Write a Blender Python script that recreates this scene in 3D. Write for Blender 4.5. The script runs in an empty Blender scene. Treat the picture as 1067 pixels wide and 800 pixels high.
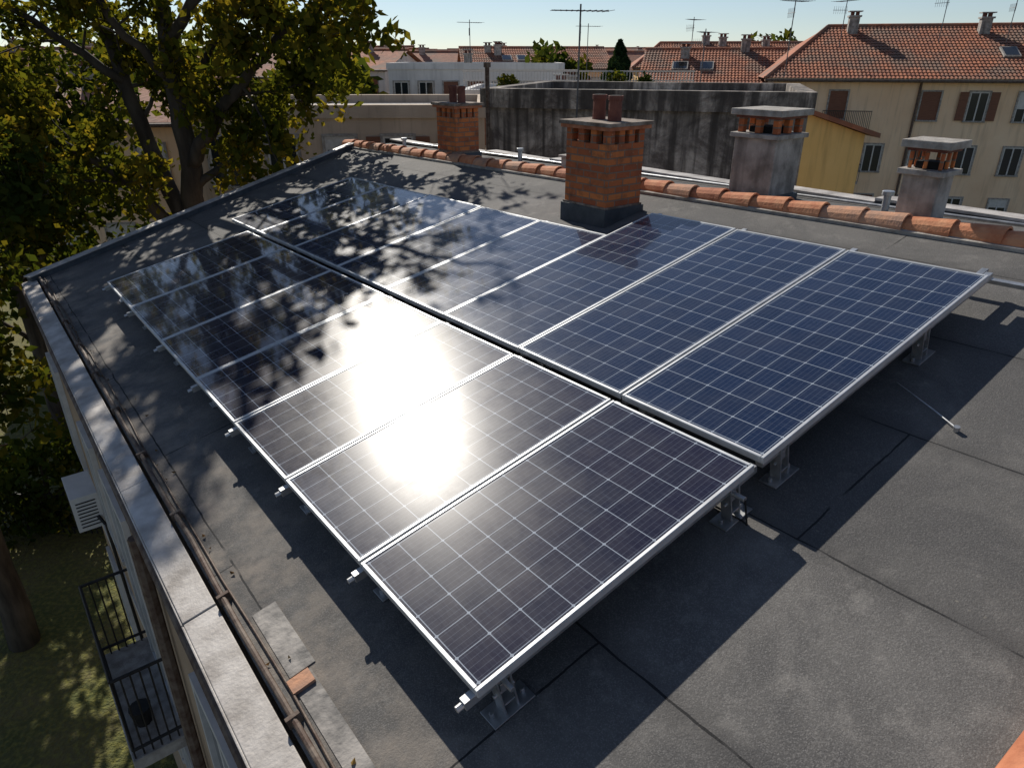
import bpy, math, random
import numpy as np
from mathutils import Vector, Matrix
random.seed(4); rng=np.random.default_rng(7)
H=11.5
PIT=math.atan(340/720.); sp,cp=math.sin(PIT),math.cos(PIT)
def W(c): return Vector((c[0], c[1]*sp+c[2]*cp, c[1]*cp-c[2]*sp))
U=W(Vector((-609,314,720)).normalized()).normalized()
V=W(Vector((1209,693,720)).normalized()); V=(V-U*V.dot(U)).normalized()
N=V.cross(U).normalized()
A=W((-.1232,-1.1019,2.464))+Vector((0,0,H))
def frame(o,x,y,z):
    return Matrix(((x[0],y[0],z[0],o[0]),(x[1],y[1],z[1],o[1]),(x[2],y[2],z[2],o[2]),(0,0,0,1)))
GAP=.25
MP=frame(A,V,U,N); A0=A-N*GAP; MRF=frame(A0,V,U,N)
Vh=Vector((V.x,V.y,0)).normalized(); Uh=Vector((-Vh.y,Vh.x,0))
MR=frame(Vector((A0.x,A0.y,0)),Vh,Uh,Vector((0,0,1)))
TV=V.z/math.hypot(V.x,V.y); TU=U.z/math.hypot(U.x,U.y); RB=5.1*math.hypot(V.x,V.y)
def zr(b,a): return A0.z+min(b,RB)*TV+a*TU-max(0,b-RB)*.02
S=Vector((-.3268,.7578,.5649)).normalized()
scene=bpy.context.scene
# ------------------------------------------------------------------ materials
def newmat(name):
    m=bpy.data.materials.new(name); m.use_nodes=True
    nt=m.node_tree; return m,nt,nt.nodes['Principled BSDF']
def nd(nt,t,**k):
    n=nt.nodes.new(t)
    for a,b in k.items(): setattr(n,a,b)
    return n
def math_(nt,op,a,b=None,c=None):
    n=nd(nt,'ShaderNodeMath',operation=op)
    for i,x in enumerate((a,b,c)):
        if x is None: continue
        if isinstance(x,(int,float)): n.inputs[i].default_value=x
        else: nt.links.new(x,n.inputs[i])
    return n.outputs[0]
def mix(nt,f,a,b,bt='MIX'):
    n=nd(nt,'ShaderNodeMix',data_type='RGBA',blend_type=bt)
    for s,x in ((0,f),(6,a),(7,b)):
        if isinstance(x,(int,float)): n.inputs[s].default_value=x
        elif isinstance(x,tuple): n.inputs[s].default_value=(*x,1)
        else: nt.links.new(x,n.inputs[s])
    return n.outputs[2]
def noise(nt,vec,sc,det=3,rough=.55,dist=0):
    n=nd(nt,'ShaderNodeTexNoise'); n.inputs['Scale'].default_value=sc; n.inputs['Detail'].default_value=det
    n.inputs['Roughness'].default_value=rough; n.inputs['Distortion'].default_value=dist
    if vec is not None: nt.links.new(vec,n.inputs['Vector'])
    return n.outputs['Fac']
def ramp(nt,f,p0,p1):
    n=nd(nt,'ShaderNodeMapRange'); nt.links.new(f,n.inputs[0]); n.inputs[1].default_value=p0; n.inputs[2].default_value=p1
    return n.outputs[0]
def objc(nt,sc=None):
    t=nd(nt,'ShaderNodeTexCoord').outputs['Object']
    if sc:
        m=nd(nt,'ShaderNodeMapping'); m.inputs['Scale'].default_value=sc; nt.links.new(t,m.inputs[0]); t=m.outputs[0]
    return t
def bump(nt,p,h,st,d=.01):
    b=nd(nt,'ShaderNodeBump'); b.inputs['Strength'].default_value=st; b.inputs['Distance'].default_value=d
    nt.links.new(h,b.inputs['Height']); nt.links.new(b.outputs[0],p.inputs['Normal'])
def gen(name,c1,c2,sc=3,rough=.8,metal=0,bs=.3,bsc=40,lo=.35,hi=.65,streak=0,sm=(1,1,1)):
    m,nt,p=newmat(name); v=objc(nt,sm)
    c=mix(nt,ramp(nt,noise(nt,v,sc,5),lo,hi),c1,c2)
    if streak:
        v2=objc(nt,(1.5,1.5,.12)); s=ramp(nt,noise(nt,v2,3,4),.5,.72)
        c=mix(nt,math_(nt,'MULTIPLY',s,streak),c,tuple(x*.35 for x in c1))
    nt.links.new(c,p.inputs['Base Color']); p.inputs['Roughness'].default_value=rough; p.inputs['Metallic'].default_value=metal
    if bs: bump(nt,p,noise(nt,v,bsc,2),bs)
    return m
M={}
M['alu']=gen('aluminium_frame',(.52,.53,.54),(.66,.67,.68),8,.45,.5,0)
M['steel']=gen('galvanised_steel',(.36,.37,.38),(.56,.57,.58),14,.42,.8,0)
M['dark']=gen('dark_back',(.02,.02,.02),(.03,.03,.03),4,.7,0,0)
M['stucco']=gen('stucco_beige',(.36,.25,.16),(.46,.34,.23),1.2,.9,0,.3,60,streak=.6)
M['yellow']=gen('stucco_yellow',(.80,.50,.17),(.88,.58,.23),.5,.9,0,0,20,streak=.4)
M['cream']=gen('stucco_cream',(.82,.57,.36),(.90,.67,.45),.5,.9,0,0,20,streak=.35)
M['white']=gen('white_render',(.58,.56,.54),(.74,.72,.69),.5,.85,0,0,20,streak=.3)
M['tan']=gen('tan_render',(.48,.37,.27),(.60,.47,.35),.6,.9,0,0,20,streak=.4)
m,nt,p=newmat('old_cement_render'); v=objc(nt); s=nd(nt,'ShaderNodeSeparateXYZ'); nt.links.new(v,s.inputs[0])
c=mix(nt,ramp(nt,noise(nt,v,.8,8,.75,.8),.42,.58),(.17,.14,.12),(.62,.54,.46))
c=mix(nt,ramp(nt,noise(nt,v,3.2,6,.7),.52,.66),c,(.34,.29,.25))
c=mix(nt,math_(nt,'MULTIPLY',ramp(nt,noise(nt,objc(nt,(1.6,1.6,.10)),3,4),.47,.60),.85),c,(.07,.058,.05))
top=math_(nt,'MULTIPLY',ramp(nt,s.outputs[2],H-2.1,H-1.05),ramp(nt,noise(nt,objc(nt,(1.,1.,.25)),2.6,5,.7),.36,.56))
c=mix(nt,math_(nt,'MULTIPLY',top,.8),c,(.055,.046,.04))
nt.links.new(c,p.inputs['Base Color']); p.inputs['Roughness'].default_value=.95; bump(nt,p,noise(nt,v,9,4),.6,.03); M['grey']=m
M['chimgrey']=gen('chimney_render',(.20,.18,.16),(.46,.42,.38),5,.95,0,.6,40,streak=.8)
M['concrete']=gen('weathered_concrete',(.24,.215,.19),(.44,.41,.37),9,.9,0,.5,60)
M['cap']=gen('sooty_cap',(.13,.09,.065),(.33,.27,.22),11,.9,0,.6,60)
M['coping']=gen('coping_metal',(.26,.23,.205),(.62,.58,.54),5,.6,.0,.3,50,.3,.7)
M['rust']=gen('rusty_pipe',(.07,.035,.022),(.17,.13,.10),12,.7,.1,.3)
M['terra1']=gen('terracotta_a',(.48,.16,.07),(.62,.28,.14),9,.85,0,.4,50)
M['terra2']=gen('terracotta_b',(.34,.11,.05),(.52,.20,.10),9,.85,0,.4,50)
M['terra3']=gen('terracotta_c',(.60,.30,.17),(.38,.22,.15),9,.85,0,.4,50)
M['pot']=gen('clay_pot',(.12,.035,.025),(.20,.07,.045),9,.8,0,.3)
M['black']=gen('flat_black',(.008,.008,.008),(.02,.018,.016),9,.95,0,0)  # flat black; in the chimneys it paints the darkness inside the openings
M['bitflash']=gen('bitumen_flashing',(.035,.045,.055),(.075,.085,.095),6,.6,0,.5)
M['iron']=gen('wrought_iron',(.015,.015,.016),(.04,.035,.03),9,.6,.3,0)
M['ant']=gen('antenna_metal',(.06,.06,.065),(.14,.14,.15),9,.5,.3,0)
M['shutter']=gen('brown_shutter',(.14,.055,.03),(.22,.09,.05),9,.7,0,0,sm=(.3,.3,6))
M['frame']=gen('window_frame',(.5,.49,.46),(.62,.6,.57),6,.6,0,0)
M['bark']=gen('bark',(.03,.023,.017),(.085,.068,.05),5,.95,0,1,18,sm=(1,1,.25))
M['flash']=gen('dusty_flashing',(.10,.095,.09),(.36,.33,.30),6,.7,.0,.4,40,.4,.62)
M['acw']=gen('ac_white',(.62,.6,.56),(.72,.7,.66),5,.5,0,0)
m,nt,p=newmat('window_glass'); p.inputs['Base Color'].default_value=(.02,.025,.03,1); p.inputs['Roughness'].default_value=.08; M['glass']=m
def tilemat(name,c1,c2,c3):
    m,nt,p=newmat(name); v=objc(nt)
    br=nd(nt,'ShaderNodeTexVoronoi'); br.inputs['Scale'].default_value=2.6; nt.links.new(v,br.inputs['Vector'])
    sep=nd(nt,'ShaderNodeSeparateColor'); nt.links.new(br.outputs['Color'],sep.inputs[0])
    c=mix(nt,sep.outputs[0],c1,c2); c=mix(nt,ramp(nt,noise(nt,v,.45,5),.45,.62),c,c3)
    nt.links.new(c,p.inputs['Base Color']); p.inputs['Roughness'].default_value=.9
    bump(nt,p,noise(nt,v,5,2),.7,.05); return m
M['tile']=tilemat('roof_tiles',(.46,.165,.08),(.26,.09,.05),(.22,.13,.09))
M['tile2']=tilemat('old_roof_tiles',(.40,.17,.10),(.27,.12,.08),(.22,.15,.11))
m,nt,p=newmat('chimney_brick'); t=nd(nt,'ShaderNodeTexCoord').outputs['Object']
s=nd(nt,'ShaderNodeSeparateXYZ'); nt.links.new(t,s.inputs[0])
cb=nd(nt,'ShaderNodeCombineXYZ'); nt.links.new(math_(nt,'ADD',s.outputs[0],s.outputs[1]),cb.inputs[0]); nt.links.new(s.outputs[2],cb.inputs[1])
b=nd(nt,'ShaderNodeTexBrick'); nt.links.new(cb.outputs[0],b.inputs['Vector']); b.inputs['Scale'].default_value=1
b.inputs['Brick Width'].default_value=.2; b.inputs['Row Height'].default_value=.068; b.inputs['Mortar Size'].default_value=.008; b.inputs['Mortar Smooth'].default_value=.3
b.inputs['Color1'].default_value=(.66,.20,.055,1); b.inputs['Color2'].default_value=(.36,.09,.035,1); b.inputs['Mortar'].default_value=(.26,.17,.12,1)
c=mix(nt,ramp(nt,noise(nt,t,7,6),.5,.8),b.outputs['Color'],(.14,.06,.035))
c=mix(nt,ramp(nt,noise(nt,t,30,3),.62,.85),c,(.5,.36,.25))
nt.links.new(c,p.inputs['Base Color']); p.inputs['Roughness'].default_value=.9
h=math_(nt,'SUBTRACT',math_(nt,'MULTIPLY',noise(nt,t,60,2),.4),b.outputs['Fac']); bump(nt,p,h,.8,.008); M['brick']=m
# roof membrane
m,nt,p=newmat('bitumen_membrane'); t=objc(nt)
s=nd(nt,'ShaderNodeSeparateXYZ'); nt.links.new(t,s.inputs[0])
n25=noise(nt,t,2.5,4)
wob=math_(nt,'MULTIPLY',math_(nt,'SUBTRACT',n25,.5),.035)
bx=math_(nt,'ADD',s.outputs[0],wob)
d1=math_(nt,'PINGPONG',math_(nt,'ADD',bx,.43),.5)
strip=math_(nt,'FLOOR',math_(nt,'ADD',bx,.43))
ay=math_(nt,'ADD',math_(nt,'ADD',s.outputs[1],wob),math_(nt,'MULTIPLY',strip,1.73))
d2=math_(nt,'PINGPONG',ay,1.6)
nA=noise(nt,t,1.1,6,.68); nB=noise(nt,t,6,5,.75)
seam=math_(nt,'MAXIMUM',math_(nt,'LESS_THAN',d1,math_(nt,'MULTIPLY',nB,.010)),math_(nt,'LESS_THAN',d2,math_(nt,'MULTIPLY',nB,.010)))
seam=math_(nt,'MULTIPLY',seam,ramp(nt,n25,.36,.46))
near=math_(nt,'MULTIPLY',ramp(nt,d1,.10,.0),.5)
c=mix(nt,ramp(nt,nA,.34,.66),(.070,.067,.065),(.150,.142,.133))
c=mix(nt,ramp(nt,nB,.52,.72),c,(.215,.202,.186))
c=mix(nt,math_(nt,'MULTIPLY',ramp(nt,noise(nt,t,.8,4,.6,1.),.50,.58),.75),c,(.070,.068,.068))
wn=nd(nt,'ShaderNodeTexWhiteNoise'); sn=nd(nt,'ShaderNodeVectorMath',operation='SNAP'); nt.links.new(t,sn.inputs[0]); sn.inputs[1].default_value=(.0045,.0045,.5); nt.links.new(sn.outputs[0],wn.inputs[0])
c=mix(nt,math_(nt,'MULTIPLY',wn.outputs['Value'],.35),c,mix(nt,ramp(nt,wn.outputs['Value'],.4,1),(.03,.03,.03),(.34,.325,.31)))
stripv=nd(nt,'ShaderNodeTexWhiteNoise',noise_dimensions='1D'); nt.links.new(strip,stripv.inputs['W'])
c=mix(nt,math_(nt,'MULTIPLY',stripv.outputs['Value'],.35),c,(.055,.053,.052))
c=mix(nt,near,c,(.050,.048,.047))
dirt=math_(nt,'MULTIPLY',ramp(nt,noise(nt,t,3.5,5,.7),.42,.68),ramp(nt,s.outputs[0],.15,-.5))
c=mix(nt,dirt,c,(.27,.23,.19))
c=mix(nt,math_(nt,'MULTIPLY',ramp(nt,noise(nt,t,22,1,.4),.76,.79),.25),c,(.32,.28,.22))
c=mix(nt,seam,c,(.010,.010,.011))
nt.links.new(c,p.inputs['Base Color']); p.inputs['Roughness'].default_value=.85
bump(nt,p,noise(nt,t,90,2,.8),.5,.006); M['roof']=m
def cellmat(name,c1,c2):
    m,nt,p=newmat(name); uv=nd(nt,'ShaderNodeTexCoord').outputs['UV']
    s=nd(nt,'ShaderNodeSeparateXYZ'); nt.links.new(uv,s.inputs[0]); x,y=s.outputs[0],s.outputs[1]
    dx=math_(nt,'PINGPONG',x,.5); dy=math_(nt,'PINGPONG',y,.5)
    line=math_(nt,'LESS_THAN',math_(nt,'MINIMUM',dx,dy),.013)
    dia=math_(nt,'LESS_THAN',math_(nt,'ADD',dx,dy),.065)
    grid=math_(nt,'MAXIMUM',line,dia)
    bus=math_(nt,'LESS_THAN',math_(nt,'PINGPONG',math_(nt,'ADD',math_(nt,'MULTIPLY',y,5),.5),.5),.04)
    mp=nd(nt,'ShaderNodeVectorMath',operation='FLOOR'); nt.links.new(uv,mp.inputs[0])
    wn=nd(nt,'ShaderNodeTexWhiteNoise'); nt.links.new(mp.outputs[0],wn.inputs[0])
    o=objc(nt); st=ramp(nt,noise(nt,objc(nt,(70,3,1)),3,2,.6),.48,.72)
    c=mix(nt,wn.outputs['Value'],c1,c2)
    c=mix(nt,math_(nt,'MULTIPLY',st,.11),c,(.18,.22,.30))
    c=mix(nt,math_(nt,'MULTIPLY',bus,.2),c,(.3,.33,.4))
    c=mix(nt,grid,c,(.32,.36,.42))
    nz=noise(nt,o,2.4,5,.72)
    c=mix(nt,math_(nt,'MULTIPLY',ramp(nt,nz,.42,.8),.04),c,(.42,.37,.3))
    nt.links.new(c,p.inputs['Base Color'])
    r=math_(nt,'ADD',math_(nt,'MULTIPLY',nz,.24),.16); nt.links.new(r,p.inputs['Roughness'])
    p.inputs['Specular IOR Level'].default_value=.10
    p.inputs['Coat Weight'].default_value=.9; p.inputs['Coat Roughness'].default_value=.05; p.inputs['Coat IOR'].default_value=1.44
    return m
M['cellA']=cellmat('solar_cells_dark',(.008,.009,.028),(.015,.012,.030))  # darker, purpler copy: reflection and view-angle tint put into the base colour
M['cellB']=cellmat('solar_cells_blue',(.0035,.012,.042),(.006,.017,.055))
def leafmat(name,cs,tr=.45):
    m=bpy.data.materials.new(name); m.use_nodes=True; nt=m.node_tree; nt.nodes.clear()
    o=nd(nt,'ShaderNodeOutputMaterial'); g=nd(nt,'ShaderNodeNewGeometry'); t=nd(nt,'ShaderNodeTexCoord').outputs['Object']
    r=nd(nt,'ShaderNodeValToRGB'); r.color_ramp.elements[0].color=(*cs[0],1); r.color_ramp.elements[1].color=(*cs[2],1)
    e=r.color_ramp.elements.new(.55); e.color=(*cs[1],1)
    f=math_(nt,'ADD',math_(nt,'MULTIPLY',g.outputs['Random Per Island'],.6),math_(nt,'MULTIPLY',ramp(nt,noise(nt,t,.6,1),.35,.65),.4))
    nt.links.new(f,r.inputs[0])
    d=nd(nt,'ShaderNodeBsdfDiffuse'); tl=nd(nt,'ShaderNodeBsdfTranslucent'); mx=nd(nt,'ShaderNodeMixShader'); mx.inputs[0].default_value=tr
    nt.links.new(r.outputs[0],d.inputs[0]); nt.links.new(mix(nt,1.0,r.outputs[0],(2.0,1.7,.7),'MULTIPLY'),tl.inputs[0])
    nt.links.new(d.outputs[0],mx.inputs[1]); nt.links.new(tl.outputs[0],mx.inputs[2]); nt.links.new(mx.outputs[0],o.inputs[0]); return m
M['leaf']=leafmat('leaves_olive',((.035,.05,.011),(.09,.10,.017),(.25,.19,.03)),.5)
M['leafd']=leafmat('leaves_green',((.022,.038,.011),(.045,.065,.015),(.14,.125,.022)),.4)
M['leafc']=leafmat('leaves_conifer',((.012,.025,.012),(.02,.04,.018),(.04,.06,.02)),.15)
m,nt,p=newmat('ground_soil_grass'); t=objc(nt)
c=mix(nt,ramp(nt,noise(nt,t,.35,6,.65),.4,.6),(.07,.085,.02),(.14,.12,.05))
c=mix(nt,ramp(nt,noise(nt,t,9,4),.45,.7),c,(.19,.18,.04)); c=mix(nt,ramp(nt,noise(nt,t,.02,2),.5,.56),c,(.14,.13,.12))
nt.links.new(c,p.inputs['Base Color']); p.inputs['Roughness'].default_value=1; bump(nt,p,noise(nt,t,14,3),.9,.08); M['ground']=m
# ------------------------------------------------------------------ mesh builder
class MB:
    def __init__(s): s.v=[];s.f=[];s.m=[]
    def add(s,vs,fs,mi=0):
        o=len(s.v); s.v+= [tuple(v) for v in vs]; s.f+=[tuple(i+o for i in f) for f in fs]; s.m+=[mi]*len(fs)
    def box(s,x0,x1,y0,y1,z0,z1,mi=0,T=None):
        vs=[Vector((x,y,z)) for z in (z0,z1) for y in (y0,y1) for x in (x0,x1)]
        if T is not None: vs=[T@v for v in vs]
        s.add(vs,[(0,2,3,1),(4,5,7,6),(0,1,5,4),(2,6,7,3),(0,4,6,2),(1,3,7,5)],mi)
    def tube(s,pts,rs,n=8,mi=0,cap=True):
        pts=[Vector(p) for p in pts]; vs=[]; prev=None
        for i,p in enumerate(pts):
            d=(pts[min(i+1,len(pts)-1)]-pts[max(i-1,0)]).normalized()
            if prev is None: x=d.orthogonal().normalized()
            else:
                x=prev-d*prev.dot(d)
                x=x.normalized() if x.length>1e-6 else d.orthogonal().normalized()
            prev=x; y=d.cross(x); r=rs[i] if isinstance(rs,(list,tuple)) else rs
            for k in range(n):
                a=2*math.pi*k/n; vs.append(p+(x*math.cos(a)+y*math.sin(a))*r)
        fs=[(i*n+k,i*n+(k+1)%n,(i+1)*n+(k+1)%n,(i+1)*n+k) for i in range(len(pts)-1) for k in range(n)]
        if cap: fs+=[tuple(range(n))[::-1],tuple(range((len(pts)-1)*n,len(pts)*n))]
        s.add(vs,fs,mi)
    def prism(s,poly,z0,z1,mi=0):
        n=len(poly); zf=lambda z,i: z[i] if isinstance(z,(list,tuple)) else z
        vs=[(x,y,zf(z0,i)) for i,(x,y) in enumerate(poly)]+[(x,y,zf(z1,i)) for i,(x,y) in enumerate(poly)]
        s.add(vs,[tuple(range(n))[::-1],tuple(range(n,2*n))]+[(i,(i+1)%n,n+(i+1)%n,n+i) for i in range(n)],mi)
    def obj(s,name,mats,parent=None,Mx=None,smooth=False,bevel=0):
        me=bpy.data.meshes.new(name); me.from_pydata(s.v,[],s.f)
        for k in mats: me.materials.append(M[k] if isinstance(k,str) else k)
        me.polygons.foreach_set('material_index',s.m)
        if smooth: me.polygons.foreach_set('use_smooth',[True]*len(s.f))
        me.update(); o=bpy.data.objects.new(name,me); scene.collection.objects.link(o)
        if parent is not None:
            o.parent=parent; o.matrix_parent_inverse=Matrix.Translation(-parent.location)
        if Mx is not None: o.matrix_basis=Mx
        if bevel:
            b=o.modifiers.new('bevel','BEVEL'); b.width=bevel; b.segments=2; b.limit_method='ANGLE'
        return o
def empty(name,loc=(0,0,0)):
    e=bpy.data.objects.new(name,None); e.location=loc; e.empty_display_size=.3; scene.collection.objects.link(e); return e
# ------------------------------------------------------------------ solar panels
def panel(b0,b1,a0,a1,cm):
    L=b1-b0; Wd=a1-a0; fr=.018; mb=MB()
    mb.box(0,L,0,fr,-.04,0,0); mb.box(0,L,Wd-fr,Wd,-.04,0,0)
    mb.box(0,fr,fr,Wd-fr,-.04,0,0); mb.box(L-fr,L,fr,Wd-fr,-.04,0,0)
    i=len(mb.f); mb.add([(fr,fr,-.004),(L-fr,fr,-.004),(L-fr,Wd-fr,-.004),(fr,Wd-fr,-.004)],[(0,1,2,3)],1)
    mb.add([(fr,fr,-.03),(L-fr,fr,-.03),(L-fr,Wd-fr,-.03),(fr,Wd-fr,-.03)],[(3,2,1,0)],2)
    t=Matrix.Rotation(random.uniform(-.004,.004),4,'X')@Matrix.Rotation(random.uniform(-.003,.003),4,'Y')
    o=mb.obj('solar_panel',['alu',cm,'dark'],Mx=MP@Matrix.Translation((b0,a0,0))@t)
    uv=o.data.uv_layers.new(name='UVMap'); nx=max(1,round(L/.163)); pl=o.data.polygons[i]
    e=.08
    for li,co in zip(pl.loop_indices,((-e,-e),(nx+e,-e),(nx+e,6+e),(-e,6+e))): uv.data[li].uv=co
    md=o.modifiers.new('b','BEVEL'); md.width=.0025; md.segments=1; md.limit_method='ANGLE'
fw=[.93,.90,.88,.88,1.05,1.2,1.2]; bw=[.93,.94,.92,.92,.98,1.08,1.05,1.05]
g=.012; a=0; bounds=[0]
for w in fw: panel(0,1.63,a+g/2,a+w-g/2,'cellA'); a+=w; bounds.append(a)
a=0; bb=[0]
for i,w in enumerate(bw):
    panel(1.70,4.04 if i<3 else 3.47,a+g/2,a+w-g/2,'cellB'); a+=w; bb.append(a)
rk=MB()
def foot(b,a):
    z0=-GAP+.003
    rk.box(b-.10,b+.10,a-.05,a+.05,z0,z0+.008)
    rk.box(b-.035,b-.027,a-.03,a+.03,z0+.008,-.05); rk.box(b+.027,b+.035,a-.03,a+.03,z0+.008,-.05)
    rk.box(b-.026,b+.026,a-.03,a+.03,z0+.05,z0+.058)
    for sx in (-.075,.075): rk.tube([(b+sx,a,z0+.008),(b+sx,a,z0+.03)],.011,6)
    rk.tube([(b-.06,a,-.09),(b+.06,a,-.09)],.01,8); rk.tube([(b-.05,a,-.15),(b+.05,a,-.15)],.008,8)
    rk.box(b-.02,b+.02,a-.02,a+.02,-.13,-.086)
for i,x in enumerate(bounds):
    x=.045 if i==0 else (x-.04 if i==len(bounds)-1 else x)
    rk.box(-.05,1.68,x-.018,x+.018,-.083,-.042)
    rk.tube([(-.08,x,-.063),(-.05,x,-.063)],.014,8)
    for b in (.12,1.5): foot(b,x)
for i,x in enumerate(bb):
    x=.045 if i==0 else (x-.04 if i==len(bb)-1 else x)
    rk.box(1.72,4.16 if i<4 else 3.55,x-.02,x+.02,-.083,-.042)
    for b in (1.89,3.3): foot(b,x)
rk.tube([(.12,-.035,-.07),(.12,.05,-.07)],.012,8); rk.tube([(1.48,-.05,-.075),(1.48,.05,-.075)],.014,8)
rk.box(3.98,4.3,.1,.14,-.12,-.085); rk.box(4.22,4.26,-.15,.3,-.15,-.122)
rk.obj('panel_mounting_rack',['steel'],Mx=MP,bevel=.0015)
cb=MB(); cb.tube([(2.95,.0,.02),(2.82,-.25,.018),(2.72,-.42,.02)],.004,6); cb.tube([(2.72,-.42,.003),(2.72,-.42,.03)],.016,8)
cb.obj('grounding_cable',['steel'],Mx=MRF)
cb=MB(); pts=[]
for i in range(16): pts.append((1.5+.02*math.sin(i*1.1)+.012*i,.25+.45*i,.012))
cb.tube(pts,.006,6); cb.tube([(1.48,-.05,.17),(1.45,-.08,.06),(1.5,-.02,.012),(1.5,.25,.012)],.005,6)
cb.obj('solar_cable',['black'],Mx=MRF)
# ------------------------------------------------------------------ our building
bld=empty('apartment_building',tuple(MR@Vector((3,4,0))))
mb=MB(); mb.prism([(-.57,-1.45),(5.1,-1.45),(5.1,11.16),(-.57,9.34)],-.12,0); mb.obj('roof_membrane',['roof'],bld,MRF)
RE=6.25
mb=MB(); po=[(RB,-1.45),(RE,-1.45),(RE,11.6),(RB,11.17)]
zt=[zr(x,y)-.004 for x,y in po]; mb.prism(po,[z-.15 for z in zt],zt); mb.obj('rear_roof',['roof'],bld,MR)
mb=MB()
wl=[(-.65,-1.38),(-.65,9.28),(RB,11.08),(RE-.06,11.5),(RE-.06,-1.38),(RB,-1.38)]
mb.prism(wl,0,[zr(x,y)-.16 for x,y in wl]); mb.obj('walls',['stucco'],bld,MR)
mb=MB(); a=-1.45
while a<9.3:
    e=min(a+1.48,9.34); q=random.uniform(0,.007); mb.box(-.755,-.59,a,e,-.05,.004+q); mb.box(-.767,-.7555,a,e,-.11,.0); a+=1.484
mb.obj('eave_coping',['coping'],bld,MRF,bevel=.004)
mb=MB(); pts=[(-.545+random.uniform(-.008,.008),a,.035) for a in np.arange(-1.5,9.4,.45)]; mb.tube(pts,.014,8)
pts=[(-.505+random.uniform(-.01,.01),a,.012) for a in np.arange(-1.5,9.4,.45)]; mb.tube(pts,.006,6)
for a in np.arange(-1.2,9.2,.9): mb.box(-.575,-.515,a-.01,a+.01,.0,.052)
mb.obj('lightning_conductor_pipe',['rust'],bld,MRF)
mb=MB(); mb.box(-.715,-.655,-1.45,9.34,-.26,-.14); mb.obj('cornice',['stucco'],bld,MRF,bevel=.01)
mb=MB(); mb.tube([(-.775,-1.5,-.15),(-.775,9.6,-.15)],.035,10); mb.obj('gutter',['rust'],bld,MRF)
mb=MB()
for (a0,a1,b0,b1) in ((-1.4,-.25,-.49,-.33),(-.24,.8,-.485,-.39),(.82,1.3,-.48,-.36)): mb.box(b0,b1,a0,a1,.0,.005)
mb.obj('flashing_strip',['flash'],bld,MRF)
mb=MB(); mb.box(-.5,-.40,.72,.80,.005,.02); mb.obj('broken_tile',['terra3'],bld,MRF)
p0=Vector((-.57,9.34,0)); p1=Vector((5.1,11.16,0)); d=(p1-p0).normalized()
mb=MB(); T=frame(p0,d,Vector((-d.y,d.x,0)),Vector((0,0,1)))
mb.box(-.1,(p1-p0).length+.05,-.10,.05,-.13,.07,0,T); mb.box(-.12,(p1-p0).length+.05,-.115,.065,.07,.085,1,T)
mb.obj('end_kerb',['bitflash','coping'],bld,MRF,bevel=.004)
def barrel(mb,c,ax,side,up,L,r0,r1,mi,th=.016):
    n=8; vs=[]
    for (t,r) in ((0,r0),(1,r1)):
        for rr in (r,r-th):
            for k in range(n+1):
                an=math.pi*k/n; vs.append(c+ax*(t*L)+side*(math.cos(an)*rr)+up*(math.sin(an)*rr+.012*(1-t)))
    m=n+1; fs=[]
    for k in range(n):
        fs+=[(k,k+1,2*m+k+1,2*m+k),(m+k+1,m+k,3*m+k,3*m+k+1),(k+1,k,m+k,m+k+1),(2*m+k,2*m+k+1,3*m+k+1,3*m+k)]
    fs+=[(0,2*m,3*m,m),(n,m+n,3*m+n,2*m+n)]
    mb.add(vs,fs,mi)
mb=MB(); a=-1.5
while a<11.1:
    jit=random.uniform(-.012,.012)
    ax=Vector((random.uniform(-.03,.03),1,random.uniform(-.01,.01))).normalized()
    barrel(mb,Vector((5.13+jit,a,.0)),ax,Vector((1,0,0)),Vector((0,0,1)),.42,.115,.097,random.choice([0,0,1,2])); a+=.36
mb.box(5.0,5.26,-1.45,11.1,-.02,.03,3)
mb.obj('ridge_tiles',['terra1','terra2','terra3','concrete'],bld,MRF)
mb=MB(); b=-.4
while b<5: barrel(mb,Vector((b,-1.36,.0)),Vector((1,0,0)),Vector((0,1,0)),Vector((0,0,1)),.42,.115,.095,random.choice([0,1,2])); b+=.36
mb.obj('verge_tiles',['terra1','terra2','terra3'],bld,MRF)
mb=MB(); n=9; aa=np.linspace(-1.45,11.6,n)
for i in range(n-1):
    a0,a1=aa[i],aa[i+1]-.01; z=zr(RE,(a0+a1)/2)
    mb.box(RE-.16,RE,a0,a1+.01,z-.3,z+.03,0); mb.box(RE-.19,RE+.04,a0,a1,z+.03,z+.055,1)
mb.obj('rear_parapet',['bitflash','coping'],bld,MR)
mb=MB()
for (b_,a_) in ((5.9,7.2),(5.75,1.55),(5.6,10.2)):
    z=zr(b_,a_); mb.tube([(b_,a_,z-.05),(b_,a_,z+.15)],.035,10,0); mb.tube([(b_,a_,z+.15),(b_,a_,z+.19)],.055,10,0)
z=zr(5.5,5.6); mb.box(5.4,5.58,5.5,5.7,z-.05,z+.2,1); mb.box(5.37,5.61,5.47,5.73,z+.2,z+.23,1)
z=zr(5.5,-.1); mb.box(5.45,5.6,.1,.3,z-.05,z+.12,1)
mb.tube([(5.95,-1,zr(6.,0)+.03),(5.95,10.5,zr(6.,10)+.05)],.015,6,0)
mb.obj('roof_vents',['steel','concrete'],bld,MR,bevel=.004)
X0=-.65
mb=MB(); zb=H-5.75; o=.5; y0,y1=3.95,5.5
mb.box(X0-o,X0,y0,y1,zb-.14,zb,0)
mb.obj('balcony_slab',['concrete'],bld,MR,bevel=.01)
mb=MB(); xr=X0-o+.03
for k in range(17):
    y=y0+.03+k*(y1-y0-.06)/16; mb.tube([(xr,y,zb),(xr,y,zb+.95)],.008,5)
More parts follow.
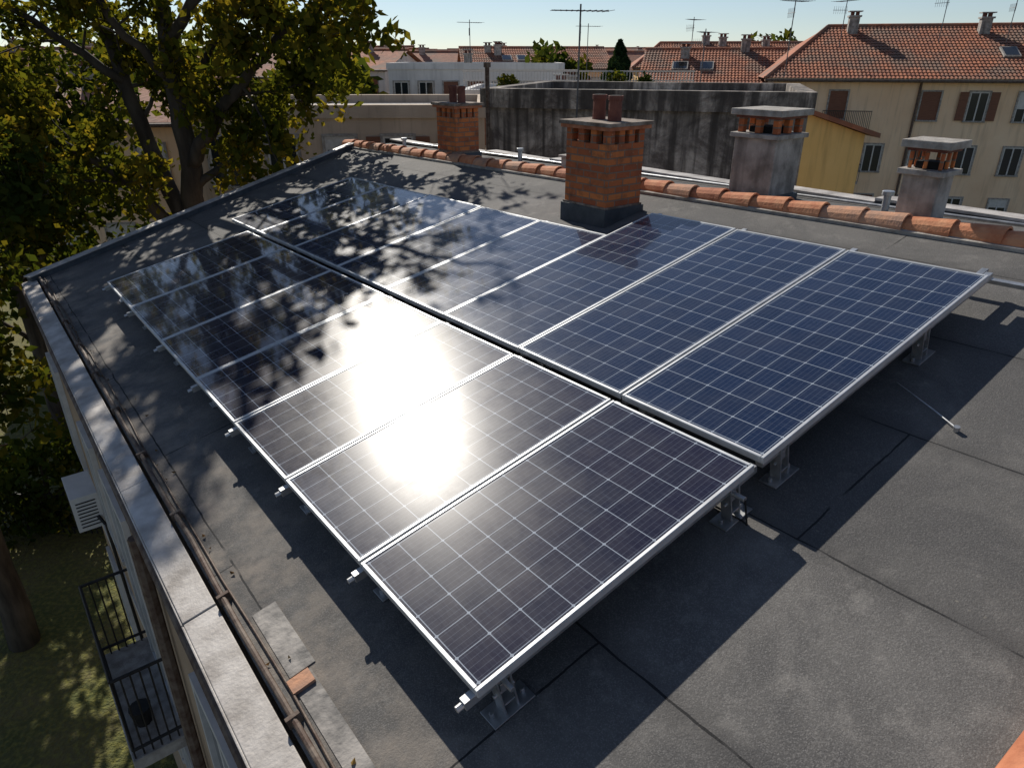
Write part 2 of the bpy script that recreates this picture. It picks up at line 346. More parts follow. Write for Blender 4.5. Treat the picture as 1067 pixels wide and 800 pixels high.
for yy in (y0+.03,y1-.03):
    for k in range(1,6):
        x=xr+k*(o-.05)/6; mb.tube([(x,yy,zb),(x,yy,zb+.95)],.008,5)
    for zz in (.1,.95): mb.tube([(xr,yy,zb+zz),(X0,yy,zb+zz)],.016,6)
for zz in (.1,.95): mb.tube([(xr,y0+.03,zb+zz),(xr,y1-.03,zb+zz)],.016,6)
mb.tube([(xr+.15,y0+.4,zb),(xr+.15,y0+.4,zb+.2)],[.07,.1],10)
mb.obj('balcony_railing',['iron'],bld,MR)
mb=MB(); mb.box(X0-.32,X0-.04,6.7,7.3,H-4.95,H-4.5,0)
for k in range(9): mb.tube([(X0-.322,6.75+k*.04,H-4.9),(X0-.322,6.75+k*.04,H-4.55)],.006,4,1)
for k in range(8): mb.box(X0-.28,X0-.08,6.69,6.699,H-4.9+k*.045,H-4.885+k*.045,1)
for yy in (6.8,7.2): mb.box(X0-.30,X0,yy-.015,yy+.015,H-4.99,H-4.952,1)
mb.tube([(X0-.1,6.7,H-4.8),(X0-.05,6.6,H-4.9),(X0-.04,6.58,H-7)],.02,6,1)
mb.obj('air_conditioner',['acw','iron'],bld,MR,bevel=.008)
mb=MB()
def wwin(y0,y1,z0,z1):
    mb.box(X0-.015,X0-.003,y0,y1,z0,z1,0)
    for (a,b,c,d) in ((y0-.06,y0,z0,z1),(y1,y1+.06,z0,z1),(y0-.06,y1+.06,z1,z1+.07),(y0-.1,y1+.1,z0-.06,z0),((y0+y1)/2-.03,(y0+y1)/2+.03,z0,z1)):
        mb.box(X0-.05,X0-.002,a,b,c,d,1)
for zf in (H-5.75,H-8.9):
    wwin(4.3,5.2,zf+.02,zf+2.2); wwin(1.2,2.2,zf+.9,zf+2.2); wwin(5.8,6.4,zf+.9,zf+2.2); wwin(8.1,8.8,zf+.9,zf+2.2)
mb.tube([(X0-.06,3.2,0),(X0-.06,3.2,H-3)],.045,8,2)
mb.box(X0-.02,X0,-1.38,9.28,H-6.05,H-5.9,1)
mb.obj('wall_windows',['glass','frame','rust'],bld,MR)
# ------------------------------------------------------------------ chimneys
def chimney(b0,b1,a0,a1,zt_,kind):
    mb=MB(); zb=zr(b0,(a0+a1)/2)-.15; bc,ac=(b0+b1)/2,(a0+a1)/2; w=b1-b0; l=a1-a0
    if kind=='brick':
        zfl=zr(bc,ac)+.12
        mb.box(b0-.03,b1+.03,a0-.03,a1+.03,zb,zfl,2)
        mb.box(b0-.015,b1+.015,a0-.015,a1+.015,zfl,zfl+.02,3)
        zc=zt_-.20
        mb.box(b0,b1,a0,a1,zfl+.02,zc,0)
        mb.box(b0+.1,b1-.1,a0+.1,a1-.1,zc,zt_-.07,4)  # black core paints the shade in the gaps between the piers
        n=4; q_=.08
        for k in range(n):
            f=k/(n-1)
            for (x,y,e) in ((b0+f*(w-q_),a0,1),(b0+f*(w-q_),a1-q_,1),(b0,a0+f*(l-q_),0),(b1-q_,a0+f*(l-q_),0)):
                if e or 0<f<1: mb.box(x,x+q_,y,y+q_,zc,zt_-.07,0)
        mb.box(b0-.045,b1+.045,a0-.045,a1+.045,zt_-.07,zt_-.035,5); mb.box(b0-.06,b1+.06,a0-.06,a1+.06,zt_-.035,zt_,3)
        for dy in (-.15,.13):
            y=ac+dy*l/.65; r=.075*l/.65; xx=bc+random.uniform(-.03,.03)
            mb.tube([(xx,y,zt_),(xx,y,zt_+.19),(xx,y,zt_+.19),(xx,y,zt_+.23)],[r,r*.95,r*1.1,r*1.1],14,1)
            mb.tube([(xx,y,zt_+.231),(xx,y,zt_+.233)],r*.85,14,4)  # black disc paints the dark hollow of the pot mouth
        mats=['brick','pot','bitflash','cap','black','terra2']
    else:
        zs=zt_-.27
        mb.box(b0,b1,a0,a1,zb,zs,5); mb.box(b0-.04,b1+.04,a0-.04,a1+.04,zs,zs+.045,3)
        mb.box(b0-.03,b1+.03,a0-.03,a1+.03,zb,zr(bc,ac)+.06,2)
        z1=zs+.045; c=.09*w/.48
        mb.box(b0+.1*w/.5,b1-.1*w/.5,a0+.1*w/.5,a1-.1*w/.5,z1,z1+.06,4)  # black core painting the shade behind the vent piers
        for x in (b0,bc-c/2,b1-c):
            for y in (a0,ac-c/2,a1-c):
                if not (x==bc-c/2 and y==ac-c/2): mb.box(x+.012,x+c-.012,y+.012,y+c-.012,z1,z1+.14,0)
        mb.box(b0-.01,b1+.01,a0-.01,a1+.01,z1+.14,z1+.165,1)
        mb.box(b0-.05,b1+.05,a0-.05,a1+.05,z1+.165,zt_,3)
        mats=['brick','pot','bitflash','concrete','black','chimgrey']
    return mb.obj('brick_chimney' if kind=='brick' else 'rendered_chimney',mats,None,MR,bevel=.006)
chimney(4.0,4.50,3.47,4.07,H-.565,'brick')
chimney(5.10,5.52,7.75,8.27,H-.62,'brick')
def MRloc(x,y): v=MR.inverted()@Vector((x,y,0)); return v.x,v.y
b_,a_=MRloc(2.58,7.1); chimney(b_,b_+.46,a_,a_+.48,H-.46,'grey')
b_,a_=MRloc(3.43,5.71); chimney(b_,b_+.27,a_,a_+.29,H-.60,'grey')
# ------------------------------------------------------------------ ground
mb=MB(); mb.add([(-1500,-300,0),(1500,-300,0),(1500,3000,0),(-1500,3000,0)],[(0,1,2,3)]); mb.obj('ground',['ground'])
# ------------------------------------------------------------------ houses
def tileplane(mb,x0,x1,inL,inR,y0,z0,y1,z1,mi,dx=.11,row=.38):
    Ls=math.hypot(y1-y0,z1-z0); nr=max(2,int(Ls/row)); nx=int((x1-x0)/dx)
    ny,nz=-(z1-z0)/Ls*(1 if y1>y0 else -1),abs(y1-y0)/Ls
    vs=[];fs=[];idx={}
    for i in range(nx+1):
        x=x0+(x1-x0)*i/nx
        tm=1.
        if inL>0: tm=min(tm,(x-x0)/inL)
        if inR>0: tm=min(tm,(x1-x)/inR)
        w=.045*(1 if i%2 else 0)
        for j in range(nr):
            for e in (0,1):
                t=min((j+e)/nr,max(tm,0)); h=w+(.035 if e==0 else 0)+random.uniform(0,.006)
                idx[i,j,e]=len(vs); vs.append((x,y0+(y1-y0)*t+ny*h,z0+(z1-z0)*t+nz*h))
    for i in range(nx):
        for j in range(nr):
            fs.append((idx[i,j,0],idx[i+1,j,0],idx[i+1,j,1],idx[i,j,1]))
    mb.add(vs,fs,mi)
def house(name,x,y,rot,w,d,zt,wall,roofm,roof='gable',rise=2.,rows=2,ncol=6,detail=False,inset=0,over=.5,shut=.4,chim=2,topgap=1.5,seed=0,base=0,wcols=None):
    R=random.Random(seed+int(x*10)); e=empty(name,(x,y,0)); MX=Matrix.Translation((x,y,0))@Matrix.Rotation(rot,4,'Z')
    mb=MB(); mb.box(0,w,0,d,base,zt,0)
    if roof=='gable' and inset==0:
        mb.add([(0,0,zt),(0,d,zt),(0,d/2,zt+rise),(w,0,zt),(w,d,zt),(w,d/2,zt+rise)],[(0,2,1),(3,4,5)],0)
    mb.obj('walls',[wall],e,MX)
    mb=MB(); o=over; k=rise/(d/2); zo=zt-o*k
    if roof=='gable':
        i=inset+ (o if inset else 0); hx0,hx1=-o,w+o
        if detail:
            tileplane(mb,hx0,hx1,i,i,-o,zo+.12,d/2,zt+rise+.12,0)
        else: mb.add([(hx0,-o,zo+.12),(hx1,-o,zo+.12),(hx1-i,d/2,zt+rise+.12),(hx0+i,d/2,zt+rise+.12)],[(0,1,2,3)],0)
        mb.add([(hx1,d+o,zo+.12),(hx0,d+o,zo+.12),(hx0+i,d/2,zt+rise+.12),(hx1-i,d/2,zt+rise+.12)],[(0,1,2,3)],0)
        if inset:
            mb.add([(hx0,-o,zo+.12),(hx0+i,d/2,zt+rise+.12),(hx0,d+o,zo+.12)],[(0,1,2)],0); mb.add([(hx1,-o,zo+.12),(hx1,d+o,zo+.12),(hx1-i,d/2,zt+rise+.12)],[(0,1,2)],0)
        mb.tube([(hx0+i,d/2,zt+rise+.14),(hx1-i,d/2,zt+rise+.14)],.13,8,0)
        if inset:
            mb.tube([(hx0,-o,zo+.14),(hx0+i,d/2,zt+rise+.14)],.12,8,0); mb.tube([(hx1,-o,zo+.14),(hx1-i,d/2,zt+rise+.14)],.12,8,0)
        mb.add([(hx0,-o,zo),(hx1,-o,zo),(hx1,0,zo+.02),(hx0,0,zo+.02)],[(3,2,1,0)],1)
        mb.add([(hx0,d+o,zo),(hx1,d+o,zo),(hx1,d,zo+.02),(hx0,d,zo+.02)],[(0,1,2,3)],1)
        mb.add([(hx0,-o,zo),(hx0,-o,zo+.12),(hx1,-o,zo+.12),(hx1,-o,zo)],[(3,2,1,0)],1)
        mb.tube([(hx0,-o-.06,zo+.02),(hx1,-o-.06,zo+.02)],.08,8,2)
        if detail:
            for q in range(3):
                xx=R.uniform(.2,.8)*w; yy=d*.2; zz=zt+yy*k+.17; T=Matrix.Translation((xx,yy,zz))@Matrix.Rotation(math.atan(k),4,'X')
                mb.box(-.45,.45,-.6,.6,-.02,.10,3,T); mb.box(-.36,.36,-.5,.5,.10,.115,4,T)
    else:
        for (a_,b_,c_,d_) in ((-.1,w+.1,-.1,.25),(-.1,w+.1,d-.25,d+.1),(-.1,.25,.25,d-.25),(w-.25,w+.1,.25,d-.25)): mb.box(a_,b_,c_,d_,zt-.05,zt+.35,1)
        mb.box(.25,w-.25,.25,d-.25,zt,zt+.05,3)
    mb.obj('roof',[roofm,wall,'rust','concrete','glass'],e,MX)
    mb=MB(); cols=wcols or [ (c+.5)/ncol*w for c in range(ncol)]
    for r in range(rows):
        zc=zt-topgap-r*3.
        if zc<base+1: break
        for cx in cols:
            if R.random()<.06: continue
            ww,hh=.5,.78; closed=R.random()<.28
            mb.box(cx-ww,cx+ww,-.012,-.002,zc-hh,zc+hh,2 if closed else 0)
            if closed:
                for q in range(9): mb.box(cx-ww,cx+ww,-.03,-.012,zc-hh+q*.17,zc-hh+q*.17+.11,2)
            else:
                mb.box(cx-.035,cx+.035,-.045,-.012,zc-hh,zc+hh,1); mb.box(cx-ww,cx-ww+.06,-.045,-.012,zc-hh,zc+hh,1); mb.box(cx+ww-.06,cx+ww,-.045,-.012,zc-hh,zc+hh,1)
                mb.box(cx-ww,cx+ww,-.046,-.013,zc+hh-.06,zc+hh,1)
                if R.random()<.35: mb.box(cx-ww+.06,cx+ww-.06,-.03,-.013,zc+R.uniform(-.2,.4),zc+hh-.06,1)
            mb.box(cx-ww-.1,cx+ww+.1,-.13,-.002,zc-hh-.09,zc-hh,3)
            mb.box(cx-ww-.09,cx-ww,-.07,-.002,zc-hh,zc+hh+.08,3); mb.box(cx+ww,cx+ww+.09,-.07,-.002,zc-hh,zc+hh+.08,3); mb.box(cx-ww,cx+ww,-.07,-.002,zc+hh,zc+hh+.08,3)
            if not closed and R.random()<shut:
                for sx in (-1,1):
                    xa=cx+sx*(ww+.09); xb=cx+sx*(ww+.55); mb.box(min(xa,xb),max(xa,xb),-.1,-.071,zc-hh,zc+hh,2)
        for yy in np.arange(1.8,d-1,3.2):
            mb.box(-.012,-.002,yy-.45,yy+.45,zc-.7,zc+.7,0); mb.box(-.05,-.002,yy-.55,yy-.45,zc-.75,zc+.75,1); mb.box(-.05,-.002,yy+.45,yy+.55,zc-.75,zc+.75,1); mb.box(-.1,-.002,yy-.55,yy+.55,zc-.84,zc-.75,3)
            mb.box(w+.002,w+.012,yy-.45,yy+.45,zc-.7,zc+.7,0)
    if mb.v: mb.obj('windows',['glass','frame','shutter','concrete'],e,MX)
    mb=MB()
    for c in range(chim):
        cx=R.uniform(.15,.85)*w; cy=d*R.uniform(.3,.48) if roof=='gable' else R.uniform(1,d-1)
        zb=zt+(cy*k if roof=='gable' else 0)-.2; hh=R.uniform(.7,1.2)
        mb.box(cx-.3,cx+.3,cy-.25,cy+.25,zb,zb+hh,0); mb.box(cx-.38,cx+.38,cy-.33,cy+.33,zb+hh,zb+hh+.1,1)
        for q in (-.15,.15): mb.box(cx+q-.1,cx+q+.1,cy-.1,cy+.1,zb+hh+.1,zb+hh+.3,2)
        mb.box(cx-.4,cx+.4,cy-.3,cy+.3,zb+hh+.3,zb+hh+.36,1)
    if chim: mb.obj('chimneys',['chimgrey','concrete','pot'],e,MX)
    return e,MX
e,MX=house('beige_apartment_building',16.0,46,math.radians(-13),28,12,H-1.0,'cream','tile','gable',2.7,4,11,True,3.5,.6,.25,5,1.6,seed=3)
mb=MB()
for zc in (H-3.9,H-6.9):
    mb.box(2.9,5.6,-1.1,0,zc-.15,zc,0)
    for k in range(28): mb.box(2.9+k*.1-.012,2.9+k*.1+.012,-1.1,-1.07,zc,zc+1,1)
    mb.box(2.88,5.62,-1.12,-1.05,zc+1,zc+1.04,1)
mb.tube([(8.2,-.1,1),(8.2,-.1,H-1.2)],.07,8,2); mb.tube([(17.2,-.1,1),(17.2,-.1,H-1.2)],.07,8,2)
mb.obj('balconies',['concrete','iron','rust'],e,MX)
e=empty('yellow_gabled_house',(9.5,24,0)); mb=MB()
vs=[(7.6,24.3),(11.4,23.6),(12.6,31),(8.8,32)]
mb.prism(vs,0,[H-1.0,H-2.25,H-2.5,H-1.2]); mb.obj('walls',['yellow'],e)
mb=MB(); mb.prism([(7.5,24.0),(11.7,23.2),(13.,31.1),(8.7,32.2)],[H-.99,H-2.32,H-2.58,H-1.18],[H-.85,H-2.18,H-2.44,H-1.04]); 
mb.obj('roof',['tile'],e)
ang=math.atan2(-1.8,5.8)
house('grey_cement_building',-.6,17,ang,6.9,5.5,H-.98,'grey','tile','flat',0,0,1,chim=0)
mb=MB(); x,y=-.55,16.8; mb.tube([(x,y,3),(x,y,H-.2)],.05,8); mb.tube([(x,y,H-.2),(x,y,H-.1)],.08,8); mb.obj('drainpipe',['rust'])
house('beige_building',-10.5,24,.04,9.6,7,H-1.75,'tan','tile2','flat',1.0,3,5,False,0,.4,.3,0,1.4,seed=5)
house('beige_townhouse',-20,27,.15,8.8,8,H-2.2,'cream','tile2','gable',1.2,3,5,False,0,.4,.4,2,1.6,seed=8)
e,MX=house('white_terrace_building',-2.4,36,-.06,11,8,H-1.75,'white','tile','flat',0,2,7,False,0,.3,0,2,1.4,seed=9)
mb=MB()
for k in range(78): mb.box(.1+k*.14,.13+k*.14,.0,.03,H-1.4,H-.62)
mb.box(.05,10.95,-.02,.05,H-.62,H-.56); mb.box(.05,10.95,-.02,.05,H-1.02,H-.98); mb.obj('railing',['frame'],e,MX)
house('white_block',-8.5,52,0,12,10,H-.7,'white','tile','flat',0,3,7,False,0,.3,0,1,1.6,seed=12)
house('townhouse',9.2,52,-.25,9,9,H-1.5,'cream','tile','gable',1.9,3,4,True,0,.5,.4,2,1.6,seed=31)
house('townhouse',10.5,63,-.1,17,9,H-.7,'yellow','tile','gable',1.7,3,7,True,2.,.5,.4,3,1.6,seed=32)
house('townhouse',-4,68,.12,13,9,H-.9,'cream','tile','gable',1.6,3,6,True,0,.5,.4,3,1.6,seed=33)
R=random.Random(21)
cand=[]
for row,(D,n) in enumerate(((58,9),(78,13),(100,17),(135,20),(185,22))):
    for i in range(n):
        cand.append((( (i+.5)/n-.5)*D*1.75+R.uniform(-3,3),D+R.uniform(-6,6),row))
for (x,y,row) in cand:
    if row==0 and x>-10: continue
    w=R.uniform(9,17)*(1+.18*row); d=R.uniform(8,11); zt_=H+R.uniform(-3.0,-1.0)+row*.35
    wl_=R.choice(['cream','yellow','tan','white','cream']); fl=R.random()<.15
    house('townhouse',x-w/2,y,R.uniform(-.5,.5),w,d,zt_,wl_,R.choice(['tile','tile','tile2']),'flat' if fl else 'gable',R.uniform(1.3,2.1),3,int(w/2.4),False,0,.5,.4,2,1.5,seed=row)
def antenna(x,y,z0,z1,s=1,yaw=0.):
    mb=MB(); mb.tube([(0,0,z0),(0,0,z1)],.018*s,6)
    T=Matrix.Rotation(yaw,4,'Z')
    zz=z1-.12*s; mb.tube([T@Vector((-.62*s,0,zz)),T@Vector((.62*s,0,zz))],.011*s,5)
    for k in range(11):
        x_=(-.6+k*.12)*s; l=(.16+.02*k)*s; mb.tube([T@Vector((x_,-l,zz)),T@Vector((x_,l,zz))],.006*s,4)
    zz=z1-.5*s; T=Matrix.Rotation(yaw+1.2,4,'Z'); mb.tube([T@Vector((-.1*s,0,zz)),T@Vector((.6*s,0,zz))],.01*s,5)
    for k in range(7): x_=(-.05+k*.1)*s; mb.tube([T@Vector((x_,0,zz-.16*s)),T@Vector((x_,0,zz+.16*s))],.006*s,4)
    mb.obj('tv_antenna',['ant'],None,Matrix.Translation((x,y,0)))
antenna(1.4,16.0,H-1.2,H+.98,1,.25)
antenna(15.7,43.6,H-1.0,H+3.0,1.5,.4); antenna(20,47,H+.5,H+3.2,1.3,2.); antenna(26,47,H+.8,H+3.6,1.3,.9); antenna(29.5,46,H+.8,H+3.3,1.3,.2)
antenna(9,36,H-1.5,H+1.2,1.2,1.); antenna(5.5,56,H-1,H+2.2,1.5,.3); antenna(-3,55,H-1,H+2.4,1.5,.5); antenna(14,60,H,H+2.8,1.5,.8)
# ------------------------------------------------------------------ trees
MPi=np.array(MP.inverted())
sR=np.array([S.dot(V),S.dot(U),S.dot(N)])
def land(P):
    q=P@MPi[:3,:3].T+MPi[:3,3]; h=np.maximum(q[:,2],0)
    return q[:,0]-sR[0]/sR[2]*h, q[:,1]-sR[1]/sR[2]*h
def keep(P,soft=.25,gaps=False):  # drops leaves whose shadow would darken the sunlit part of the panels
    b,a=land(P)
    th=np.where(b<-.05,1.5,2.3+.22*np.maximum(b,0)+.5*np.maximum(b-2.6,0))+rng.normal(0,soft,len(a))*.3+.35*np.sin(b*5)+.2*np.sin(b*13+1)
    k=(a>th)|(b>7)
    if gaps:   # openings cut into the upper crown so its shadow breaks into dapples
        x,y,z=P[:,0],P[:,1],P[:,2]
        f=np.sin(x*4.3+1.3*np.sin(y*2.1))+np.sin(y*3.7+1.1*np.sin(z*3.1+x))+np.sin(z*4.9+1.2*np.sin(x*2.7))+.6*np.sin(x*9+z*7)+.6*np.sin(y*8-z*6)
        k&=(f>.32)|(z<H+.9)
    return k
def leaves(name,P,size,mat,parent):
    n=len(P); t=rng.normal(size=(n,3)); t/=np.linalg.norm(t,axis=1)[:,None]
    r=rng.normal(size=(n,3)); b=np.cross(t,r); b/=np.linalg.norm(b,axis=1)[:,None]
    s=size*rng.uniform(.55,1.3,n)[:,None]
    Vv=np.stack([P+t*s,P+b*s*.6+t*s*.1,P-t*s,P-b*s*.6+t*s*.1],1).reshape(-1,3)
    me=bpy.data.meshes.new(name); F=np.arange(4*n).reshape(-1,4)
    me.from_pydata(Vv.tolist(),[],F.tolist()); me.materials.append(M[mat]); o=bpy.data.objects.new(name,me); scene.collection.objects.link(o)
    if parent is not None: o.parent=parent; o.matrix_parent_inverse=Matrix.Translation(-parent.location)
    return o
def ru(): 
    v=Vector((random.gauss(0,1),random.gauss(0,1),random.gauss(0,1))); return v.normalized()
def tree(name,limbs,sp=.35,cl=(1.,2.),nt_=6,tl=(.4,.8),lp=80,spread=.16,start=.3,size=.075,leafm='leaf',up=.3,usekeep=True,gaps=False):
    e=empty(name,tuple(limbs[0][0][0])); mb=MB(); L=[]
    for (pts,r0,r1,bear) in limbs:
        P=[Vector(p) for p in pts]
        Q=[]
        for i in range(len(P)-1):
            for k in range(4):
                t=k/4; p_=P[i].lerp(P[i+1],t)
                if 0<k: p_=p_+ru()*.05
                Q.append(p_)
        Q.append(P[-1]); n=len(Q); rs=[r0+(r1-r0)*(i/(n-1))**.8 for i in range(n)]
        mb.tube(Q,rs,10)
        if not bear: continue
        tot=sum((Q[i+1]-Q[i]).length for i in range(n-1)); s_=tot*start
        while s_<tot:
            acc=0
            for i in range(n-1):
                l=(Q[i+1]-Q[i]).length
                if acc+l>=s_: break
                acc+=l
            p_=Q[i].lerp(Q[i+1],(s_-acc)/l); d_=(Q[i+1]-Q[i]).normalized()
            cd=(ru()+Vector((0,0,up))+d_*.5).normalized(); ln=random.uniform(*cl)*(1.1-.4*s_/tot)
            C=[p_]; dd=cd
            for k in range(4): dd=(dd+ru()*.28+Vector((0,0,.05))).normalized(); C.append(C[-1]+dd*ln/4)
            if (not usekeep) or keep(np.array([C[-1]]))[0]:
                rr=max(.014,rs[i]*.35); mb.tube(C,[rr,rr*.8,rr*.6,rr*.42,rr*.25],5,0,False)
                for k in range(nt_):
                    j=random.randint(1,4) if k else 4; q=C[j]
                    td=(ru()+dd*.5+Vector((0,0,.1))).normalized(); tt=random.uniform(*tl); e_=q+td*tt
                    mb.tube([q,q.lerp(e_,.5)+ru()*.04,e_],[.009,.006,.003],3,0,False)
                    u_=rng.uniform(.15,1.1,lp)[:,None]; base=np.array(q)+np.array(td*tt)*u_
                    L.append(base+rng.normal(size=(lp,3))*spread)
            s_+=sp*random.uniform(.6,1.4)
    mb.obj('trunk_and_limbs',['bark'],e,smooth=True)
    P=np.concatenate(L)
    if usekeep: P=P[keep(P,gaps=gaps)]
    P=P[P[:,2]>.3]
    leaves('foliage',P,size,leafm,e); return len(P)
z=lambda v:H+v
T1=[([(-6.7,14.1,0),(-6.6,14.1,5),(-6.45,14,z(-3.2)),(-6.2,13.9,z(-1.6)),(-6.2,13.8,z(.1)),(-6.0,13.6,z(1.8)),(-5.9,13.5,z(3.4)),(-5.9,13.6,z(5.2))],.34,.05,False),
 ([(-6.2,13.8,z(.1)),(-6.0,13.6,z(1.8)),(-6.2,13.5,z(3.6)),(-6.3,13.5,z(5.3))],.12,.04,True),
 ([(-6.25,13.9,z(-1.9)),(-5.4,13.5,z(-1.0)),(-4.5,13.2,z(-.15)),(-3.6,12.8,z(.5)),(-2.5,12.2,z(.9))],.15,.03,True),
 ([(-6.5,14,z(-3.6)),(-7.3,13.8,z(-2.3)),(-8.4,13.5,z(-1.4)),(-9.8,13.2,z(-.9))],.16,.03,True),
 ([(-6.5,14,z(-3.3)),(-7.1,14.2,z(-1.5)),(-7.45,14.3,z(.3)),(-8,14.5,z(2.4)),(-8.3,14.6,z(4.2)),(-8.3,14.6,z(5.6))],.19,.04,True),
 ([(-6.2,13.8,z(.2)),(-5.2,13.3,z(1.0)),(-4.3,13,z(2.2)),(-3.5,12.6,z(3.0)),(-2.9,12.4,z(3.4))],.11,.025,True),
 ([(-6.2,13.8,z(-.4)),(-6.7,13.0,z(.6)),(-7.0,12.3,z(1.8)),(-7.3,11.8,z(3.0))],.09,.025,True),
 ([(-7.3,14.2,z(-.4)),(-8.6,14.0,z(.6)),(-9.8,13.6,z(1.4))],.10,.025,True),
 ([(-6.2,13.9,z(-1.0)),(-5.6,14.8,z(.4)),(-5.0,15.6,z(1.6))],.10,.025,True),
 ([(-6.0,13.6,z(1.9)),(-5.2,13.8,z(2.9)),(-4.6,14.0,z(3.9)),(-4.0,14.1,z(4.6))],.09,.02,True),
 ([(-6.0,13.6,z(2.2)),(-6.9,13.2,z(3.4)),(-7.6,12.8,z(4.4))],.08,.02,True),
 ([(-8.1,14.5,z(2.6)),(-9,13.8,z(3.6)),(-9.6,13.2,z(4.4))],.08,.02,True),
 ([(-6.0,13.6,z(1.9)),(-5.8,12.2,z(2.8)),(-5.5,10.8,z(3.3)),(-5.3,9.6,z(3.5))],.10,.025,True),
 ([(-5.5,13.2,z(2.2)),(-4.9,12.0,z(2.6)),(-4.3,10.9,z(2.9))],.07,.02,True),
 ([(-7.45,14.3,z(.4)),(-7.3,12.8,z(1.5)),(-6.9,11.4,z(2.2)),(-6.6,10.2,z(2.6))],.10,.025,True),
 ([(-3.6,12.8,z(.5)),(-3.1,13.4,z(1.0)),(-2.4,13.8,z(1.2))],.04,.015,True),
 ([(-6.3,13.9,z(-2.4)),(-5.3,14.2,z(-1.6)),(-4.6,14.4,z(-1.1)),(-3.9,14.3,z(-.6))],.09,.02,True)]
n1=tree('deciduous_tree',T1,.30,(.8,1.9),6,(.35,.75),50,.12,.25,.088,gaps=True)
T2=[([(-10.6,11.2,0),(-10.5,11.2,4),(-10.3,11,z(-4)),(-10.2,11,z(-1)),(-10,11,z(1))],.3,.06,True),
 ([(-10.4,11.1,5.5),(-9.3,10.6,z(-4.6)),(-8.5,10.2,z(-3.9))],.12,.025,True),
 ([(-10.4,11.1,4.6),(-9.2,9.8,z(-5.6)),(-8.3,8.9,z(-5.0))],.12,.025,True),
 ([(-10.3,11,z(-4)),(-9.2,11.5,z(-2.6)),(-8.3,11.8,z(-1.8))],.12,.025,True),
 ([(-10.4,11,z(-5)),(-11,9.6,z(-4)),(-10.2,8.6,z(-3.2))],.12,.025,True),
 ([(-10.3,11,z(-3)),(-11.8,12,z(-1.5)),(-12.8,12.6,z(-.5))],.12,.025,True)]
n2=tree('deciduous_tree',T2,.32,(.9,1.9),6,(.35,.8),46,.16,.25,.095,'leafd')
T3=[([(-14,19,0),(-14,19,6),(-13.8,19,z(-1)),(-13.6,19,z(1.5))],.35,.08,True),
 ([(-14,19,5),(-12,18,z(-4)),(-10.5,17.5,z(-3))],.14,.03,True),([(-14,19,7),(-15.5,18,z(-2)),(-17,17.5,z(-.5))],.14,.03,True),
 ([(-14,19,8),(-12.4,19.6,z(-1.2)),(-11.3,20,z(-.3))],.12,.03,True)]
n3=tree('deciduous_tree',T3,.42,(1.2,2.6),5,(.5,1.0),40,.24,.25,.14,'leafd',usekeep=False)
def clump(name,cs,mat,n,size,nt_=1):
    e=empty(name,cs[0][:3]); L=[]; mb=MB()
    for (x,y,zc,rx,rz) in cs:
        k=rng.normal(size=(n,3)); k/=np.linalg.norm(k,axis=1)[:,None]; r=rng.uniform(.25,1,n)**.5
        lump=1+.25*np.sin(k[:,0]*5+x)*np.sin(k[:,2]*6+y)+.15*np.sin(k[:,1]*9)
        P=k*(r*lump)[:,None]*np.array([rx,rx,rz])+np.array([x,y,zc]); L.append(P)
        mb.tube([(x,y,0),(x,y,zc)],[.12,.05],6)
        for q in range(7): mb.tube([(x,y,zc*.5),(x+random.uniform(-.6,.6)*rx,y+random.uniform(-.6,.6)*rx,zc+random.uniform(-.2,.7)*rz)],[.05,.015],4)
    mb.obj('stems',['bark'],e); P=np.concatenate(L); leaves('foliage',P[P[:,2]>.02],size,mat,e)
clump('garden_shrubs',[(-12.5,15.5,1.2,1.6,1.4),(-9.4,17.5,1.5,1.7,1.7),(-7.2,19,1.4,1.6,1.6),(-15,13.5,1.3,1.7,1.5)],'leafd',3000,.11)
clump('distant_trees',[(-20,48,7.5,4,4.5),(-26,60,8,5,5),(3.4,60,H-3,3,3.6),(-11,45,8.5,3,3.2),(24,70,H-2,4,4),(-34,66,9,6,5),(-9.5,36,8.3,2.2,3)],'leafd',2600,.36)
e=empty('conifer_tree',(6.6,47,0)); mb=MB(); mb.tube([(6.6,47,0),(6.6,47,H+1)],[.25,.03],8); mb.obj('trunk',['bark'],e)
n=9000; t=rng.uniform(0,1,n); an=rng.uniform(0,2*np.pi,n); rad=(1-t)**.8*2.4*(.6+.25*np.abs(np.sin(t*22))+.15*np.sin(an*3+t*9))*rng.uniform(.3,1,n)**.5
leaves('foliage',np.stack([6.6+rad*np.cos(an),47+rad*np.sin(an),H-4.5+t*5.4],1),.16,'leafc',e)
clump('terrace_plants',[(4.9,35.4,H-1.1,.5,.5),(6.2,35.3,H-1.15,.4,.45),(-.2,35.8,H-1.1,.5,.4)],'leafd',500,.09)
mb=MB()
for k in range(60):
    mb.box(-18+k*.15,-17.97+k*.15,15.0,15.03,0,1.3)
mb.box(-18,-9,14.99,15.04,1.2,1.25); mb.box(-18,-9,14.99,15.04,.15,.2); mb.obj('garden_fence',['iron'])
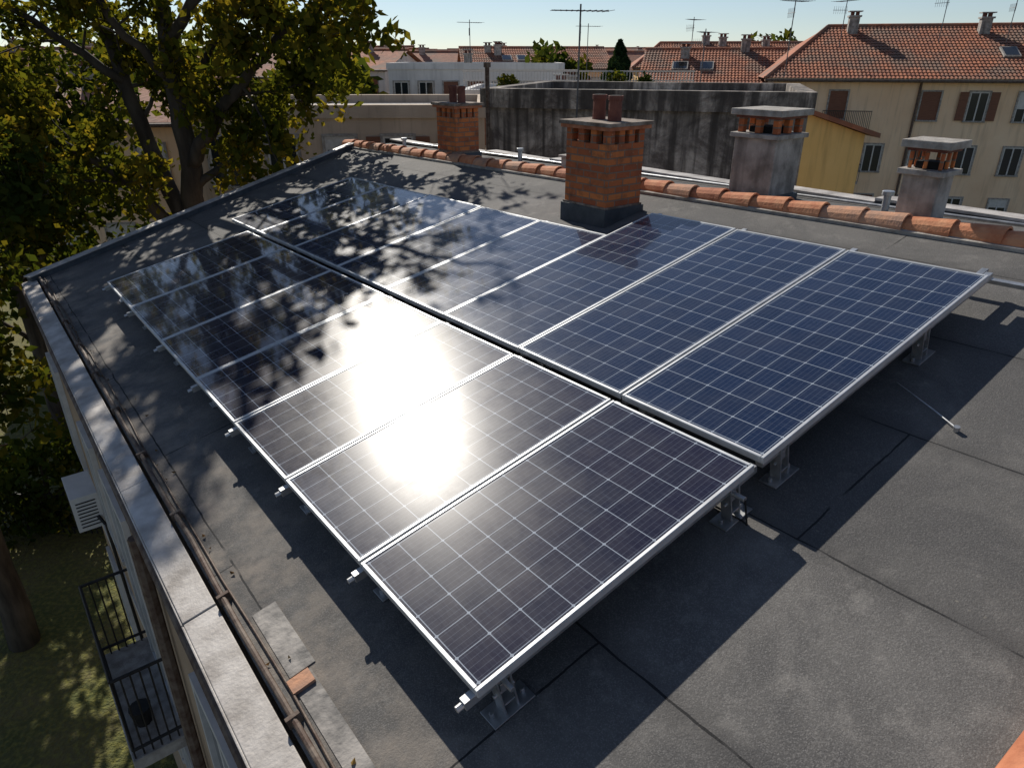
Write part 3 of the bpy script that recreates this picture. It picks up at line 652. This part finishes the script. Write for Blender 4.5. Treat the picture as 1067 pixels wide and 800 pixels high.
# a few fallen leaves caught along the eave
vs=[];fs=[]
for i in range(45):
    b=-.53+abs(random.gauss(0,.06)); a=random.uniform(-1.2,9)
    p_=MRF@Vector((b,a,.010)); an=random.uniform(0,6.28); s=random.uniform(.009,.018)
    vs+=[p_+q for q in (Vector((math.cos(an)*s,math.sin(an)*s,.006)),Vector((-math.sin(an)*s*.6,math.cos(an)*s*.6,-.002)),Vector((-math.cos(an)*s,-math.sin(an)*s,.008)),Vector((math.sin(an)*s*.6,-math.cos(an)*s*.6,-.002)))]; fs.append((4*i,4*i+1,4*i+2,4*i+3))
mb=MB(); mb.add(vs,fs,0); mb.obj('fallen_leaves',[leafmat('dry_leaves',((.07,.035,.015),(.14,.08,.03),(.22,.15,.05)),.1)])
# ------------------------------------------------------------------ light, sky, camera
w=bpy.data.worlds.new('World'); scene.world=w; w.use_nodes=True; nt=w.node_tree
sk=nt.nodes.new('ShaderNodeTexSky'); sk.sky_type='NISHITA'; sk.sun_disc=False
sk.sun_elevation=math.asin(S.z); sk.sun_rotation=math.atan2(S.x,S.y); sk.air_density=.85; sk.dust_density=.05; sk.ozone_density=3.0
hs=nt.nodes.new('ShaderNodeHueSaturation'); hs.inputs['Saturation'].default_value=.78; nt.links.new(sk.outputs[0],hs.inputs['Color'])
tint=mix(nt,1.0,hs.outputs[0],(.95,.98,1.02),'MULTIPLY')
bg=nt.nodes['Background']; bg.inputs[1].default_value=.084; nt.links.new(tint,bg.inputs[0])
l=bpy.data.lights.new('sun','SUN'); l.energy=5.0; l.angle=math.radians(.5); l.color=(1,.94,.84)
lo=bpy.data.objects.new('sun',l); lo.rotation_euler=S.to_track_quat('Z','Y').to_euler(); lo.location=(0,0,40); scene.collection.objects.link(lo)
c=bpy.data.cameras.new('camera'); c.sensor_width=36; c.lens=36*720/1067; c.clip_end=5000; c.clip_start=.05
co=bpy.data.objects.new('camera',c); co.location=(0,0,H); co.rotation_euler=(math.pi/2-PIT,0,0); scene.collection.objects.link(co); scene.camera=co
scene.view_settings.view_transform='Standard'; scene.view_settings.look='None'; scene.view_settings.exposure=0
print('leaves',n1,n2,n3)
